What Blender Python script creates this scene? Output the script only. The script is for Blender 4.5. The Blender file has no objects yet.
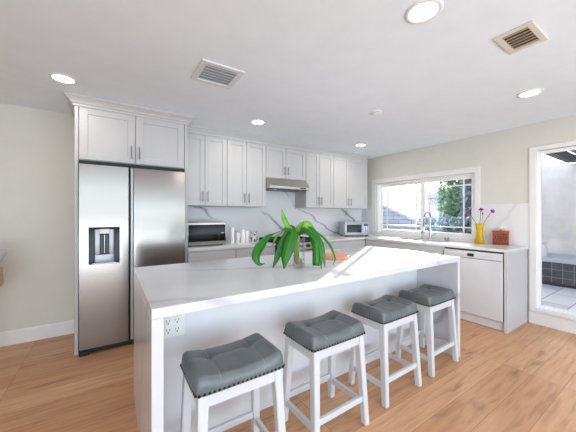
import bpy, bmesh, math, random
from mathutils import Vector, Matrix
random.seed(7)
R = math.radians
PI = math.pi
SC = bpy.context.scene
COL = SC.collection

# ------------------------------------------------------------------ camera, sky, sun, large lights, exposure
H = 2.3927          # ceiling height
YB = 3.7784         # back wall
XR = 4.236          # right wall
XL, YF = -3.3, -2.7  # rest of the room, out of view
YAW = 0.5778
cam = bpy.data.cameras.new('camera')
cam.sensor_width = 36.0
cam.lens = 36.0 * 271.0 / 576.0
cam.shift_y = -1.0 / 576.0
cam.clip_start = 0.02
cam_o = bpy.data.objects.new('camera', cam)
cam_o.location = (0, 0, 1.2929)
cam_o.rotation_euler = (PI / 2, 0, -YAW)
COL.objects.link(cam_o)
SC.camera = cam_o

SC.view_settings.view_transform = 'Standard'
SC.view_settings.look = 'None'
SC.view_settings.gamma = 1.0
SC.view_settings.use_curve_mapping = False
SC.view_settings.exposure = 0.22
SC.cycles.use_denoising = True
SC.cycles.max_bounces = 14
SC.cycles.diffuse_bounces = 8
SC.cycles.glossy_bounces = 5
SC.cycles.transparent_max_bounces = 24
SC.cycles.sample_clamp_indirect = 6.0
SC.cycles.caustics_reflective = False
SC.cycles.caustics_refractive = False

SUN_AZ, SUN_EL = R(32.3), R(12.6)     # azimuth from +X towards +Y
world = bpy.data.worlds.new('sky')
SC.world = world
world.use_nodes = True
wn = world.node_tree
wn.nodes.clear()
wo = wn.nodes.new('ShaderNodeOutputWorld')
wb = wn.nodes.new('ShaderNodeBackground')
ws = wn.nodes.new('ShaderNodeTexSky')
ws.sky_type = 'NISHITA'
ws.sun_disc = False
ws.sun_elevation = R(32)
ws.sun_rotation = PI / 2 - SUN_AZ
ws.air_density = 0.8
ws.dust_density = 2.5
wmx = wn.nodes.new('ShaderNodeMix')
wmx.data_type = 'RGBA'
wmx.inputs['Factor'].default_value = 0.45
wmx.inputs['B'].default_value = (3.6, 3.8, 4.0, 1)      # thin bright cloud over the blue
wn.links.new(ws.outputs[0], wmx.inputs['A'])
wn.links.new(wmx.outputs['Result'], wb.inputs[0])
wb.inputs[1].default_value = 0.75
wn.links.new(wb.outputs[0], wo.inputs[0])


def add_light(name, typ, loc, energy, color=(1, 1, 1), size=None, size_y=None, rot=(0, 0, 0), portal=False):
    l = bpy.data.lights.new(name, typ)
    l.energy = energy
    l.color = color
    if typ == 'AREA':
        l.shape = 'RECTANGLE'
        l.size = size
        l.size_y = size_y
        if portal:
            l.cycles.is_portal = True
    o = bpy.data.objects.new(name, l)
    o.location = loc
    o.rotation_euler = rot
    COL.objects.link(o)
    return o


sun = add_light('sun', 'SUN', (9, 6, 6), 14.0, (1.0, 0.95, 0.88))
sun.data.angle = R(0.35)
sd = Vector((math.cos(SUN_EL) * math.cos(SUN_AZ), math.cos(SUN_EL) * math.sin(SUN_AZ), math.sin(SUN_EL)))
sun.rotation_euler = sd.to_track_quat('Z', 'Y').to_euler()
# daylight through the three openings (sky portals) and the bright window behind the camera
add_light('daylight_sink_window', 'AREA', (XR + .2, 2.57, 1.41), 1, size=.9, size_y=1.6, rot=(0, PI / 2, 0), portal=True)
add_light('daylight_patio_window', 'AREA', (XR + .2, 0.3, 1.12), 1, size=1.8, size_y=1.5, rot=(0, PI / 2, 0), portal=True)
add_light('daylight_front_window', 'AREA', (0.6, YF - .02, 1.98), 8, (0.78, 0.90, 1.0), size=6.6, size_y=.42, rot=(PI / 2, 0, 0))
# added fill light outside the same window, tilted up to brighten the ceiling
add_light('ceiling_fill_uplight', 'AREA', (0.6, YF - .34, 0.42), 172, (0.77, 0.90, 1.0), size=6.4, size_y=1.5, rot=(R(152), 0, 0))
LAMP_W = 2.0


# ------------------------------------------------------------------ helpers
def smooth(o, angle=40):
    for p in o.data.polygons:
        p.use_smooth = True
    try:
        o.data.set_sharp_from_angle(angle=R(angle))
    except Exception:
        pass


class MB:
    """Collects shapes and links them as ONE mesh object."""

    def __init__(self):
        self.bm = bmesh.new()

    def _merge(self, t):
        me = bpy.data.meshes.new('tmp')
        t.to_mesh(me)
        t.free()
        self.bm.from_mesh(me)
        bpy.data.meshes.remove(me)

    def box(self, x0, x1, y0, y1, z0, z1, bev=0.0, seg=2, mat=None):
        t = bmesh.new()
        bmesh.ops.create_cube(t, size=1)
        for v in t.verts:
            v.co = Vector(((x0 + x1) / 2 + v.co.x * (x1 - x0), (y0 + y1) / 2 + v.co.y * (y1 - y0), (z0 + z1) / 2 + v.co.z * (z1 - z0)))
        if bev > 0:
            bmesh.ops.bevel(t, geom=list(t.edges), offset=bev, segments=seg, affect='EDGES', profile=0.6)
        if mat is not None:
            t.transform(mat)
        self._merge(t)
        return self

    def cyl(self, p0, p1, r, r2=None, n=20, caps=True):
        p0, p1 = Vector(p0), Vector(p1)
        d = p1 - p0
        t = bmesh.new()
        bmesh.ops.create_cone(t, cap_ends=caps, segments=n, radius1=r, radius2=r if r2 is None else r2, depth=d.length)
        t.transform(Matrix.Translation((p0 + p1) / 2) @ d.to_track_quat('Z', 'Y').to_matrix().to_4x4())
        self._merge(t)
        return self

    def sphere(self, c, r, sc=(1, 1, 1), u=16, v=10):
        t = bmesh.new()
        bmesh.ops.create_uvsphere(t, u_segments=u, v_segments=v, radius=r)
        t.transform(Matrix.Translation(c) @ Matrix.Diagonal((*sc, 1)))
        self._merge(t)
        return self

    def lathe(self, prof, c=(0, 0, 0), n=32):
        """prof: list of (r, z); closed at the ends when r is 0"""
        t = bmesh.new()
        rings = []
        for r, z in prof:
            if r < 1e-6:
                rings.append([t.verts.new((c[0], c[1], c[2] + z))])
            else:
                rings.append([t.verts.new((c[0] + r * math.cos(2 * PI * i / n), c[1] + r * math.sin(2 * PI * i / n), c[2] + z)) for i in range(n)])
        for a, b in zip(rings, rings[1:]):
            for i in range(n):
                j = (i + 1) % n
                if len(a) == 1 and len(b) == 1:
                    continue
                if len(a) == 1:
                    t.faces.new((a[0], b[j], b[i]))
                elif len(b) == 1:
                    t.faces.new((a[i], a[j], b[0]))
                else:
                    t.faces.new((a[i], a[j], b[j], b[i]))
        bmesh.ops.recalc_face_normals(t, faces=t.faces)
        self._merge(t)
        return self

    def tube(self, pts, r, n=10, caps=True):
        pts = [Vector(p) for p in pts]
        rs = r if isinstance(r, (list, tuple)) else [r] * len(pts)
        t = bmesh.new()
        rings = []
        up = Vector((0, 0, 1))
        prev = None
        for i, p in enumerate(pts):
            d = (pts[min(i + 1, len(pts) - 1)] - pts[max(i - 1, 0)]).normalized()
            if prev is None:
                a = d.cross(up)
                if a.length < 1e-3:
                    a = d.cross(Vector((1, 0, 0)))
            else:
                a = prev - d * prev.dot(d)
            a.normalize()
            prev = a
            b = d.cross(a)
            rings.append([t.verts.new(p + (a * math.cos(2 * PI * k / n) + b * math.sin(2 * PI * k / n)) * rs[i]) for k in range(n)])
        for a, b in zip(rings, rings[1:]):
            for k in range(n):
                j = (k + 1) % n
                t.faces.new((a[k], a[j], b[j], b[k]))
        if caps:
            t.faces.new(rings[0][::-1])
            t.faces.new(rings[-1])
        bmesh.ops.recalc_face_normals(t, faces=t.faces)
        self._merge(t)
        return self

    def prism(self, poly, axis, a, b):
        """extrude a closed 2-D polygon along an axis; poly in the two other axes, in order"""
        def P(q, s):
            return {'x': (s, q[0], q[1]), 'y': (q[0], s, q[1]), 'z': (q[0], q[1], s)}[axis]
        t = bmesh.new()
        A = [t.verts.new(P(q, a)) for q in poly]
        B = [t.verts.new(P(q, b)) for q in poly]
        n = len(poly)
        for i in range(n):
            j = (i + 1) % n
            t.faces.new((A[i], A[j], B[j], B[i]))
        t.faces.new(A[::-1])
        t.faces.new(B)
        bmesh.ops.recalc_face_normals(t, faces=t.faces)
        self._merge(t)
        return self

    def slab(self, xs, ys, full, z0, z1):
        """watertight slab over the grid cells (i, j) for which full(i, j)"""
        t = bmesh.new()
        V = {}

        def v(i, j, z):
            k = (i, j, z)
            if k not in V:
                V[k] = t.verts.new((xs[i], ys[j], z))
            return V[k]
        nx, ny = len(xs) - 1, len(ys) - 1
        ok = lambda i, j: 0 <= i < nx and 0 <= j < ny and full(i, j)
        for i in range(nx):
            for j in range(ny):
                if not ok(i, j):
                    continue
                t.faces.new((v(i, j, z1), v(i + 1, j, z1), v(i + 1, j + 1, z1), v(i, j + 1, z1)))
                t.faces.new((v(i, j, z0), v(i, j + 1, z0), v(i + 1, j + 1, z0), v(i + 1, j, z0)))
                for (a, b, di, dj) in (((i, j), (i + 1, j), 0, -1), ((i + 1, j), (i + 1, j + 1), 1, 0), ((i + 1, j + 1), (i, j + 1), 0, 1), ((i, j + 1), (i, j), -1, 0)):
                    if not ok(i + di, j + dj):
                        t.faces.new((v(*a, z0), v(*b, z0), v(*b, z1), v(*a, z1)))
        bmesh.ops.recalc_face_normals(t, faces=t.faces)
        self._merge(t)
        return self

    def build(self, name, mat, parent=None, sm=None, world=False):
        me = bpy.data.meshes.new(name)
        if world and parent is not None:
            self.bm.transform(world_matrix(parent).inverted())
        self.bm.to_mesh(me)
        self.bm.free()
        o = bpy.data.objects.new(name, me)
        if mat is not None:
            me.materials.append(mat)
        COL.objects.link(o)
        if parent is not None:
            o.parent = parent
        if sm:
            smooth(o, sm)
        return o


def world_matrix(o):
    m = Matrix.Translation(o.location) @ o.rotation_euler.to_matrix().to_4x4()
    return world_matrix(o.parent) @ m if o.parent else m


def tag(o, label=None, cat=None, group=None, kind=None):
    if label:
        o['label'] = label
    if cat:
        o['category'] = cat
    if group:
        o['group'] = group
    if kind:
        o['kind'] = kind
    return o


def thing(name, label, cat, loc=(0, 0, 0), rz=0.0, group=None, kind=None):
    o = bpy.data.objects.new(name, None)
    o.empty_display_size = 0.05
    o.location = loc
    o.rotation_euler = (0, 0, rz)
    COL.objects.link(o)
    return tag(o, label, cat, group, kind)


def lab(o, text):
    o['label'] = text
    return o


def copy_tree(o, parent=None):
    c = o.copy()
    COL.objects.link(c)
    if parent is not None:
        c.parent = parent
    for ch in list(o.children):
        copy_tree(ch, c)
    return c


# ------------------------------------------------------------------ materials
def lin(c):
    return tuple(((v / 255.0) / 12.92 if v / 255.0 <= 0.04045 else ((v / 255.0 + 0.055) / 1.055) ** 2.4) for v in c) + (1.0,)


def new_mat(name):
    m = bpy.data.materials.new(name)
    m.use_nodes = True
    nt = m.node_tree
    nt.nodes.clear()
    out = nt.nodes.new('ShaderNodeOutputMaterial')
    b = nt.nodes.new('ShaderNodeBsdfPrincipled')
    nt.links.new(b.outputs[0], out.inputs[0])
    return m, nt, b, out


def coords(nt, scale=(1, 1, 1), rot=(0, 0, 0)):
    tc = nt.nodes.new('ShaderNodeTexCoord')
    mp = nt.nodes.new('ShaderNodeMapping')
    mp.inputs['Scale'].default_value = scale
    mp.inputs['Rotation'].default_value = rot
    nt.links.new(tc.outputs['Object'], mp.inputs[0])
    return mp.outputs[0]


def noise(nt, vec, scale, detail=4.0, rough=0.55, dist=0.0):
    n = nt.nodes.new('ShaderNodeTexNoise')
    n.inputs['Scale'].default_value = scale
    n.inputs['Detail'].default_value = detail
    n.inputs['Roughness'].default_value = rough
    n.inputs['Distortion'].default_value = dist
    if vec is not None:
        nt.links.new(vec, n.inputs['Vector'])
    return n.outputs['Fac']


def ramp(nt, fac, stops):
    r = nt.nodes.new('ShaderNodeValToRGB')
    e = r.color_ramp.elements
    while len(e) < len(stops):
        e.new(0.5)
    for el, (p, c) in zip(e, stops):
        el.position = p
        el.color = c
    nt.links.new(fac, r.inputs[0])
    return r.outputs[0]


def mixc(nt, fac, a, b, mode='MIX'):
    m = nt.nodes.new('ShaderNodeMix')
    m.data_type = 'RGBA'
    m.blend_type = mode
    for s, v in (('Factor', fac), ('A', a), ('B', b)):
        if hasattr(v, 'links') or hasattr(v, 'is_linked'):
            nt.links.new(v, m.inputs[s])
        else:
            m.inputs[s].default_value = v
    return m.outputs['Result']


def bump(nt, b, height, strength, dist=0.01):
    bp = nt.nodes.new('ShaderNodeBump')
    bp.inputs['Strength'].default_value = strength
    bp.inputs['Distance'].default_value = dist
    nt.links.new(height, bp.inputs['Height'])
    nt.links.new(bp.outputs[0], b.inputs['Normal'])


def paint(name, rgb, rough=0.5, spec=0.5, metal=0.0, var=0.02, bscale=0, bstr=0.0, coat=0.0):
    """plain colour with a faint procedural variation"""
    m, nt, b, out = new_mat(name)
    v = coords(nt)
    c = lin(rgb)
    n = noise(nt, v, 6.0)
    lo = tuple(x * (1 - var) for x in c[:3]) + (1,)
    hi = tuple(min(1, x * (1 + var)) for x in c[:3]) + (1,)
    nt.links.new(ramp(nt, n, [(0.3, lo), (0.7, hi)]), b.inputs['Base Color'])
    b.inputs['Roughness'].default_value = rough
    b.inputs['Metallic'].default_value = metal
    b.inputs['Specular IOR Level'].default_value = spec
    b.inputs['Coat Weight'].default_value = coat
    if bscale:
        bump(nt, b, noise(nt, v, bscale, 3), bstr)
    return m


def emissive(name, rgb, strength):
    m, nt, b, out = new_mat(name)
    b.inputs['Base Color'].default_value = lin(rgb)
    b.inputs['Emission Color'].default_value = lin(rgb)
    b.inputs['Emission Strength'].default_value = strength
    return m


def quartz(name, base, vein, rough, vscale, stretch, gloss=0.5):
    m, nt, b, out = new_mat(name)
    v = coords(nt, stretch)
    # long thin veins: the zero crossing of a distorted noise
    wv = nt.nodes.new('ShaderNodeTexWave')
    wv.wave_type = 'BANDS'
    wv.bands_direction = 'DIAGONAL'
    wv.inputs['Scale'].default_value = vscale
    wv.inputs['Distortion'].default_value = 5.0
    wv.inputs['Detail'].default_value = 4.0
    wv.inputs['Detail Scale'].default_value = 0.8
    wv.inputs['Detail Roughness'].default_value = 0.6
    nt.links.new(v, wv.inputs['Vector'])
    line = ramp(nt, wv.outputs['Fac'], [(0.955, (0, 0, 0, 1)), (0.992, (0.3, .3, .3, 1)), (1.0, (1, 1, 1, 1))])
    mask = ramp(nt, noise(nt, v, 1.6, 2), [(0.34, (0, 0, 0, 1)), (0.56, (1, 1, 1, 1))])
    f = mixc(nt, 1.0, line, mask, 'MULTIPLY')
    cloud = ramp(nt, noise(nt, v, 2.6, 5), [(0.35, lin(base)), (0.75, lin(tuple(x - 7 for x in base)))])
    nt.links.new(mixc(nt, f, cloud, lin(vein)), b.inputs['Base Color'])
    b.inputs['Roughness'].default_value = rough
    b.inputs['Specular IOR Level'].default_value = gloss
    return m


def steel(name, rgb, rough, scale=(1.5, 1.5, 260), bstr=0.02, aniso=0.5):
    m, nt, b, out = new_mat(name)
    v = coords(nt, scale)
    n = noise(nt, v, 1.0, 2)
    c = lin(rgb)
    nt.links.new(ramp(nt, n, [(0.3, tuple(x * 0.95 for x in c[:3]) + (1,)), (0.7, c)]), b.inputs['Base Color'])
    b.inputs['Metallic'].default_value = 1.0
    b.inputs['Roughness'].default_value = rough
    b.inputs['Anisotropic'].default_value = aniso
    bump(nt, b, n, bstr, 0.002)
    return m


def glass(name, tint=(1, 1, 1, 1), refl=0.8):
    m, nt, b, out = new_mat(name)
    nt.nodes.remove(b)
    tr = nt.nodes.new('ShaderNodeBsdfTransparent')
    tr.inputs[0].default_value = tint
    gl = nt.nodes.new('ShaderNodeBsdfGlossy')
    gl.inputs['Roughness'].default_value = 0.02
    lw = nt.nodes.new('ShaderNodeFresnel')
    lw.inputs['IOR'].default_value = 1.45
    mx = nt.nodes.new('ShaderNodeMixShader')
    sc_ = nt.nodes.new('ShaderNodeMath'); sc_.operation = 'MULTIPLY'; sc_.inputs[1].default_value = refl
    nt.links.new(lw.outputs[0], sc_.inputs[0])
    nt.links.new(sc_.outputs[0], mx.inputs[0])
    nt.links.new(tr.outputs[0], mx.inputs[1])
    nt.links.new(gl.outputs[0], mx.inputs[2])
    nt.links.new(mx.outputs[0], out.inputs[0])
    return m


def wood_floor(name):
    m, nt, b, out = new_mat(name)
    v = coords(nt)
    br = nt.nodes.new('ShaderNodeTexBrick')
    br.offset = 0.37
    br.offset_frequency = 1
    br.squash = 1.0
    br.inputs['Scale'].default_value = 1.0
    br.inputs['Brick Width'].default_value = 1.75
    br.inputs['Row Height'].default_value = 0.19
    br.inputs['Mortar Size'].default_value = 0.0011
    br.inputs['Mortar Smooth'].default_value = 0.3
    br.inputs['Bias'].default_value = 0.0
    br.inputs['Color1'].default_value = (0, 0, 0, 1)
    br.inputs['Color2'].default_value = (1, 1, 1, 1)
    br.inputs['Mortar'].default_value = (0.5, 0.5, 0.5, 1)
    nt.links.new(v, br.inputs['Vector'])
    # shift the grain from plank to plank
    add = nt.nodes.new('ShaderNodeVectorMath'); add.operation = 'MULTIPLY_ADD'
    nt.links.new(br.outputs['Color'], add.inputs[0])
    add.inputs[1].default_value = (13.0, 7.0, 0)
    nt.links.new(v, add.inputs[2])
    mp = nt.nodes.new('ShaderNodeMapping'); mp.inputs['Scale'].default_value = (1.1, 14.0, 1)
    nt.links.new(add.outputs[0], mp.inputs[0])
    grain = noise(nt, mp.outputs[0], 2.4, 8, 0.62, 0.6)
    mp2 = nt.nodes.new('ShaderNodeMapping'); mp2.inputs['Scale'].default_value = (1.0, 4.5, 1)
    nt.links.new(add.outputs[0], mp2.inputs[0])
    knots = noise(nt, mp2.outputs[0], 2.1, 3, 0.5, 0.5)
    plank = ramp(nt, br.outputs['Color'], [(0.0, lin(FLOOR[0])), (0.5, lin(FLOOR[1])), (1.0, lin(FLOOR[2]))])
    g = ramp(nt, grain, [(0.28, (0.70, 0.66, 0.62, 1)), (0.5, (0.94, 0.93, 0.92, 1)), (0.72, (1.08, 1.08, 1.08, 1))])
    c = mixc(nt, 1.0, plank, g, 'MULTIPLY')
    kf = ramp(nt, knots, [(0.61, (0, 0, 0, 1)), (0.76, (0.7, .7, .7, 1))])
    c = mixc(nt, kf, c, lin((112, 78, 58)))
    c = mixc(nt, br.outputs['Fac'], c, lin((105, 72, 52)))
    nt.links.new(c, b.inputs['Base Color'])
    b.inputs['Roughness'].default_value = 0.42
    b.inputs['Specular IOR Level'].default_value = 0.45
    bump(nt, b, grain, 0.06, 0.004)
    return m


def blocks(name, rgb, mortar, w, h, msize, var=10, off=.5):
    m, nt, b, out = new_mat(name)
    tc = nt.nodes.new('ShaderNodeTexCoord')
    sx = nt.nodes.new('ShaderNodeSeparateXYZ'); nt.links.new(tc.outputs['Object'], sx.inputs[0])
    ad = nt.nodes.new('ShaderNodeMath'); ad.operation = 'ADD'
    nt.links.new(sx.outputs[0], ad.inputs[0]); nt.links.new(sx.outputs[1], ad.inputs[1])
    cx = nt.nodes.new('ShaderNodeCombineXYZ')
    nt.links.new(ad.outputs[0], cx.inputs[0]); nt.links.new(sx.outputs[2], cx.inputs[1])
    br = nt.nodes.new('ShaderNodeTexBrick')
    br.offset = off
    br.inputs['Scale'].default_value = 1.0
    br.inputs['Brick Width'].default_value = w
    br.inputs['Row Height'].default_value = h
    br.inputs['Mortar Size'].default_value = msize
    br.inputs['Color1'].default_value = lin(rgb)
    br.inputs['Color2'].default_value = lin(tuple(x - var for x in rgb))
    br.inputs['Mortar'].default_value = lin(mortar)
    nt.links.new(cx.outputs[0], br.inputs['Vector'])
    nt.links.new(br.outputs['Color'], b.inputs['Base Color'])
    b.inputs['Roughness'].default_value = 0.8
    return m


def leafy(name, a, c2, trans=0.35, rough=0.4, scale=9.0):
    m, nt, b, out = new_mat(name)
    v = coords(nt)
    col = ramp(nt, noise(nt, v, scale, 3), [(0.3, lin(a)), (0.7, lin(c2))])
    nt.links.new(col, b.inputs['Base Color'])
    b.inputs['Roughness'].default_value = rough
    tl = nt.nodes.new('ShaderNodeBsdfTranslucent')
    nt.links.new(col, tl.inputs[0])
    mx = nt.nodes.new('ShaderNodeMixShader')
    mx.inputs[0].default_value = trans
    nt.links.new(b.outputs[0], mx.inputs[1])
    nt.links.new(tl.outputs[0], mx.inputs[2])
    nt.links.new(mx.outputs[0], out.inputs[0])
    return m


FLOOR = [(198, 147, 108), (208, 158, 118), (216, 169, 130)]
M = {}
M['wall'] = paint('wall_paint', (212, 211, 204), 0.75, 0.3, bscale=160, bstr=0.03)
M['ceiling'] = paint('ceiling_paint', (233, 241, 248), 0.85, 0.2, bscale=120, bstr=0.04)
M['trim'] = paint('trim_paint', (228, 228, 227), 0.4)
M['floor'] = wood_floor('oak_planks')
M['cab'] = paint('cabinet_lacquer', (194, 194, 195), 0.38, 0.45, var=0.01)
M['island_quartz'] = quartz('island_quartz', (212, 213, 217), (172, 172, 180), 0.16, .85, (0.35, 1.0, 0.6), .4)
M['counter_quartz'] = quartz('counter_quartz', (226, 226, 227), (212, 212, 215), 0.2, .8, (0.6, 1.0, 1.0), .4)
M['splash'] = quartz('backsplash_quartz', (232, 233, 237), (140, 142, 154), 0.22, 1.15, (0.6, 1.0, 1.0))
M['steel'] = steel('brushed_steel', (156, 152, 148), 0.21, aniso=0.0)
M['steel_dark'] = steel('hood_steel', (200, 196, 190), 0.38, scale=(260, 1.5, 1.5))
M['silver'] = paint('silver_plastic', (176, 180, 188), 0.35, metal=0.4)
M['chrome'] = paint('chrome', (176, 179, 184), 0.1, metal=1.0)
M['nickel'] = paint('nickel', (150, 148, 147), 0.3, metal=1.0)
M["black"] = paint("black_gloss", (11, 11, 13), 0.1, 0.18)
M['black_matte'] = paint('black_matte', (20, 20, 21), 0.6)
M['dark_grey'] = paint('dark_grey', (58, 62, 68), 0.4)
M['white_china'] = paint('white_china', (250, 250, 250), .2)
M['white_gloss'] = paint('white_enamel', (206, 207, 210), 0.22)
M['white_plastic'] = paint('white_plastic', (238, 238, 236), 0.4)
M['vinyl'] = paint('white_vinyl', (242, 242, 242), 0.35)
M['vent_lens'] = paint('frosted_lens', (200, 200, 196), .3)
M['glass'] = glass('window_glass')
M['jar_glass'] = glass('jar_glass', (0.95, 0.97, 0.96, 1), 0.3)
M['lamp'] = emissive('lamp_lens', (255, 248, 236), 9.0)


# ------------------------------------------------------------------ the setting
def struct(o, name_label, cat):
    return tag(o, name_label, cat, None, 'structure')


struct(MB().box(XL - .2, XR + .16, YF - .2, YB + .16, -.12, 0).build('floor', M['floor']), 'light oak wood plank floor', 'floor')
struct(MB().box(XL - .3, XR + .45, YF - .3, YB + .3, H, H + .15).build('ceiling', M['ceiling']), 'plain white ceiling over the kitchen', 'ceiling')
struct(MB().box(XL - .15, XR + .16, YB, YB + .15, 0, H).build('wall_back', M['wall']), 'painted back wall behind the fridge and cabinets', 'wall')
struct(MB().box(XL - .15, XL, YF, YB, 0, H).build('wall_left', M['wall']), 'painted side wall out of view to the left', 'wall')

# right wall with two openings
WY0, WY1, WZ0, WZ1 = 1.735, 3.415, 0.955, 1.885     # sink window opening
DY0, DY1, DZ0, DZ1 = -0.75, 1.088, 0.19, 2.05      # full-height patio window opening
w = MB()
X0, X1 = XR, XR + .16
for (a, b, c, d) in ((WY1, YB, 0, H), (DY1, WY0, 0, H), (YF, DY0, 0, H), (WY0, WY1, 0, WZ0), (WY0, WY1, WZ1, H), (DY0, DY1, 0, DZ0), (DY0, DY1, DZ1, H)):
    w.box(X0, X1, a, b, c, d)
struct(w.build('wall_right', M['wall']), 'cream painted right wall with sink window and patio window', 'wall')
# front wall behind the camera, with a wide window opening
w = MB()
FX0, FX1, FZ0, FZ1 = -2.8, 3.95, 0.08, 2.22
for (a, b, c, d) in ((XL, FX0, 0, H), (FX1, XR, 0, H), (FX0, FX1, 0, FZ0), (FX0, FX1, FZ1, H)):
    w.box(a, b, YF - .15, YF, c, d)
struct(w.build('wall_front', M['wall']), 'painted wall behind the camera with a wide window', 'wall')

bb = MB()
bb.prism([(YB, 0), (YB - .016, 0), (YB - .016, .125), (YB - .010, .14), (YB, .14)], 'x', XL, -.285)
struct(bb.build('baseboard_back', M['trim']), 'white baseboard along the wall left of the fridge', 'baseboard')
bb = MB()
bb.prism([(XR, 0), (XR - .016, 0), (XR - .016, .135), (XR - .010, .148), (XR, .148)], 'y', YF, 1.15)
struct(bb.build('baseboard_right', M['trim']), 'white baseboard below the patio window', 'baseboard')


def frame_x(mb, x0, x1, y0, y1, z0, z1, t, bev=0.004, bottom=True, tb=None):
    """a rectangular frame lying in a plane x = const, inside y0..y1, z0..z1"""
    mb.box(x0, x1, y0, y0 + t, z0, z1, bev)
    mb.box(x0, x1, y1 - t, y1, z0, z1, bev)
    mb.box(x0, x1, y0 + t, y1 - t, z1 - t, z1, bev)
    if bottom:
        mb.box(x0, x1, y0 + t, y1 - t, z0, z0 + (tb or t), bev)
    return mb


# window over the sink
win = thing('window_1', 'white sliding window over the sink looking to the garden', 'window', (XR, 2.575, WZ0), 0, None, 'structure')
c = MB()
c.box(XR - .018, XR + .01, 1.672, WY0, .916, 1.965, .004)
c.box(XR - .018, XR + .01, WY1, 3.50, .916, 1.965, .004)
c.box(XR - .018, XR + .01, WY0, WY1, WZ1, 1.965, .004)
c.build('casing', M['trim'], win, world=True)
frame_x(MB(), XR + .02, XR + .14, WY0, WY1, WZ0, WZ1, .028).build('jamb', M['vinyl'], win, world=True)
MB().box(XR - .03, XR + .12, WY0 - .0, WY1, WZ0 - .042, WZ0 + .002, .006).build('sill', M['trim'], win, world=True)
YM = 2.54
for nm, (a, b), dx in (('sash', (WY0 + .028, YM + .022), 0), ('sash', (YM - .022, WY1 - .028), .03)):
    z0, z1 = WZ0 + .028, WZ1 - .028
    s = frame_x(MB(), XR + .055 + dx, XR + .085 + dx, a, b, z0, z1, .042).build(nm, M['vinyl'], win, world=True)
    g = MB()
    A, B, C, D = a + .042, b - .042, z0 + .042, z1 - .042
    xg = XR + .07 + dx
    for yy in (A + .105, B - .105):
        g.box(xg - .006, xg + .006, yy - .009, yy + .009, C, D)
    for zz in (C + .085, D - .085):
        g.box(xg - .005, xg + .005, A, B, zz - .009, zz + .009)
    g.build('grille', M['vinyl'], s, world=True)
    MB().box(xg - .002, xg + .002, A - .01, B + .01, C - .01, D + .01).build('pane', M['glass'], s, world=True)

# full-height patio window
win2 = thing('window_2', 'full-height white framed patio window at the right edge', 'window', (XR, .15, DZ0), 0, None, 'structure')
c = MB()
c.box(XR - .02, XR + .012, DY1 - .003, 1.148, .149, 2.105, .004)
c.box(XR - .02, XR + .012, DY0 - .06, DY0, .149, 2.105, .004)
c.box(XR - .02, XR + .012, DY0, DY1 - .003, DZ1, 2.105, .004)
c.build('casing', M['trim'], win2, world=True)
MB().box(XR - .034, XR + .1, DY0 - .05, 1.14, .149, .192, .005).build('sill', M['trim'], win2, world=True)
frame_x(MB(), XR + .008, XR + .10, DY0, DY1, DZ0, DZ1, .018).build('jamb', M['vinyl'], win2, world=True)
s = frame_x(MB(), XR + .018, XR + .05, DY0 + .018, DY1 - .018, DZ0 + .018, DZ1 - .018, .022).build('sash', M['vinyl'], win2, world=True)
MB().box(XR + .032, XR + .036, DY0 + .03, DY1 - .03, DZ0 + .03, DZ1 - .03).build('pane', M['glass'], s, world=True)

# crown moulding over the wall cabinets
tr = MB()
tr.prism([(3.47, 2.30), (3.447, 2.30), (3.447, 2.342), (3.436, 2.348), (3.43, 2.362), (3.415, 2.378), (3.412, H - .001), (3.47, H - .001)], 'x', .70, 4.03)
tr.box(.70, 4.03, 3.47, YB - .001, 2.301, H - .002)
struct(tr.build('trim_1', M['cab']), 'white crown moulding above the row of wall cabinets', 'molding')

# backsplash slabs
struct(MB().box(.701, XR - .001, YB - .018, YB, .914, 1.84).build('wall_backsplash', M['splash']), 'white marbled backsplash slab behind the counter', 'backsplash')
sp = MB()
sp.box(XR - .014, XR, 1.15, 1.671, .914, 1.437, .002)
sp.box(XR - .014, XR, 3.501, YB - .019, .914, 1.437, .002)
struct(sp.build('wall_splash_right', M['counter_quartz']), 'white backsplash slab on the right wall beside the sink window', 'backsplash')


# ------------------------------------------------------------------ cabinets
def bar_pull(parent, x, y, z, L=.14, vertical=True):
    """a thin bar handle standing off a front at local y (front face)"""
    m = MB()
    if vertical:
        m.cyl((x, y - .028, z - L / 2), (x, y - .028, z + L / 2), .0055, n=12)
        for dz in (-L * .33, L * .33):
            m.cyl((x, y, z + dz), (x, y - .028, z + dz), .0045, n=10)
    else:
        m.cyl((x - L / 2, y - .028, z), (x + L / 2, y - .028, z), .0055, n=12)
        for dx in (-L * .33, L * .33):
            m.cyl((x + dx, y, z), (x + dx, y - .028, z), .0045, n=10)
    return lab(m.build('handle', M['nickel'], parent, 50), 'brushed nickel bar handle')


def shaker(name, parent, x0, x1, z0, z1, yf=-.02, rail=.058):
    """five-piece shaker front; local y = -.02 is its face"""
    m = MB()
    y1 = yf + .019
    m.box(x0, x0 + rail, yf, y1, z0, z1, .0018, 1)
    m.box(x1 - rail, x1, yf, y1, z0, z1, .0018, 1)
    m.box(x0 + rail, x1 - rail, yf, y1, z0, z0 + rail, .0018, 1)
    m.box(x0 + rail, x1 - rail, yf, y1, z1 - rail, z1, .0018, 1)
    m.box(x0 + rail - .002, x1 - rail + .002, yf + .009, y1 - .001, z0 + rail - .002, z1 - rail + .002)
    return m.build(name, M['cab'], parent)


def wall_cabinet(x0, x1, xm, z0, label, handle_low=True, hl=.13):
    t = thing('wall_cabinet', label, 'cabinet', (x0, 3.468, z0), 0, 'white shaker wall cabinets')
    w_, h_ = x1 - x0, 2.30 - z0
    MB().box(.001, w_ - .001, 0, YB - 3.468 - .019, 0, h_, .002, 1).build('body', M['cab'], t)
    g = .0022
    for k, (a, b) in enumerate(((g, xm - x0 - g), (xm - x0 + g, w_ - g))):
        d = shaker('door', t, a, b, g, h_ - g)
        hx = b - .03 if k == 0 else a + .03
        bar_pull(d, hx, -.02, .115, hl)
    return t


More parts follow.
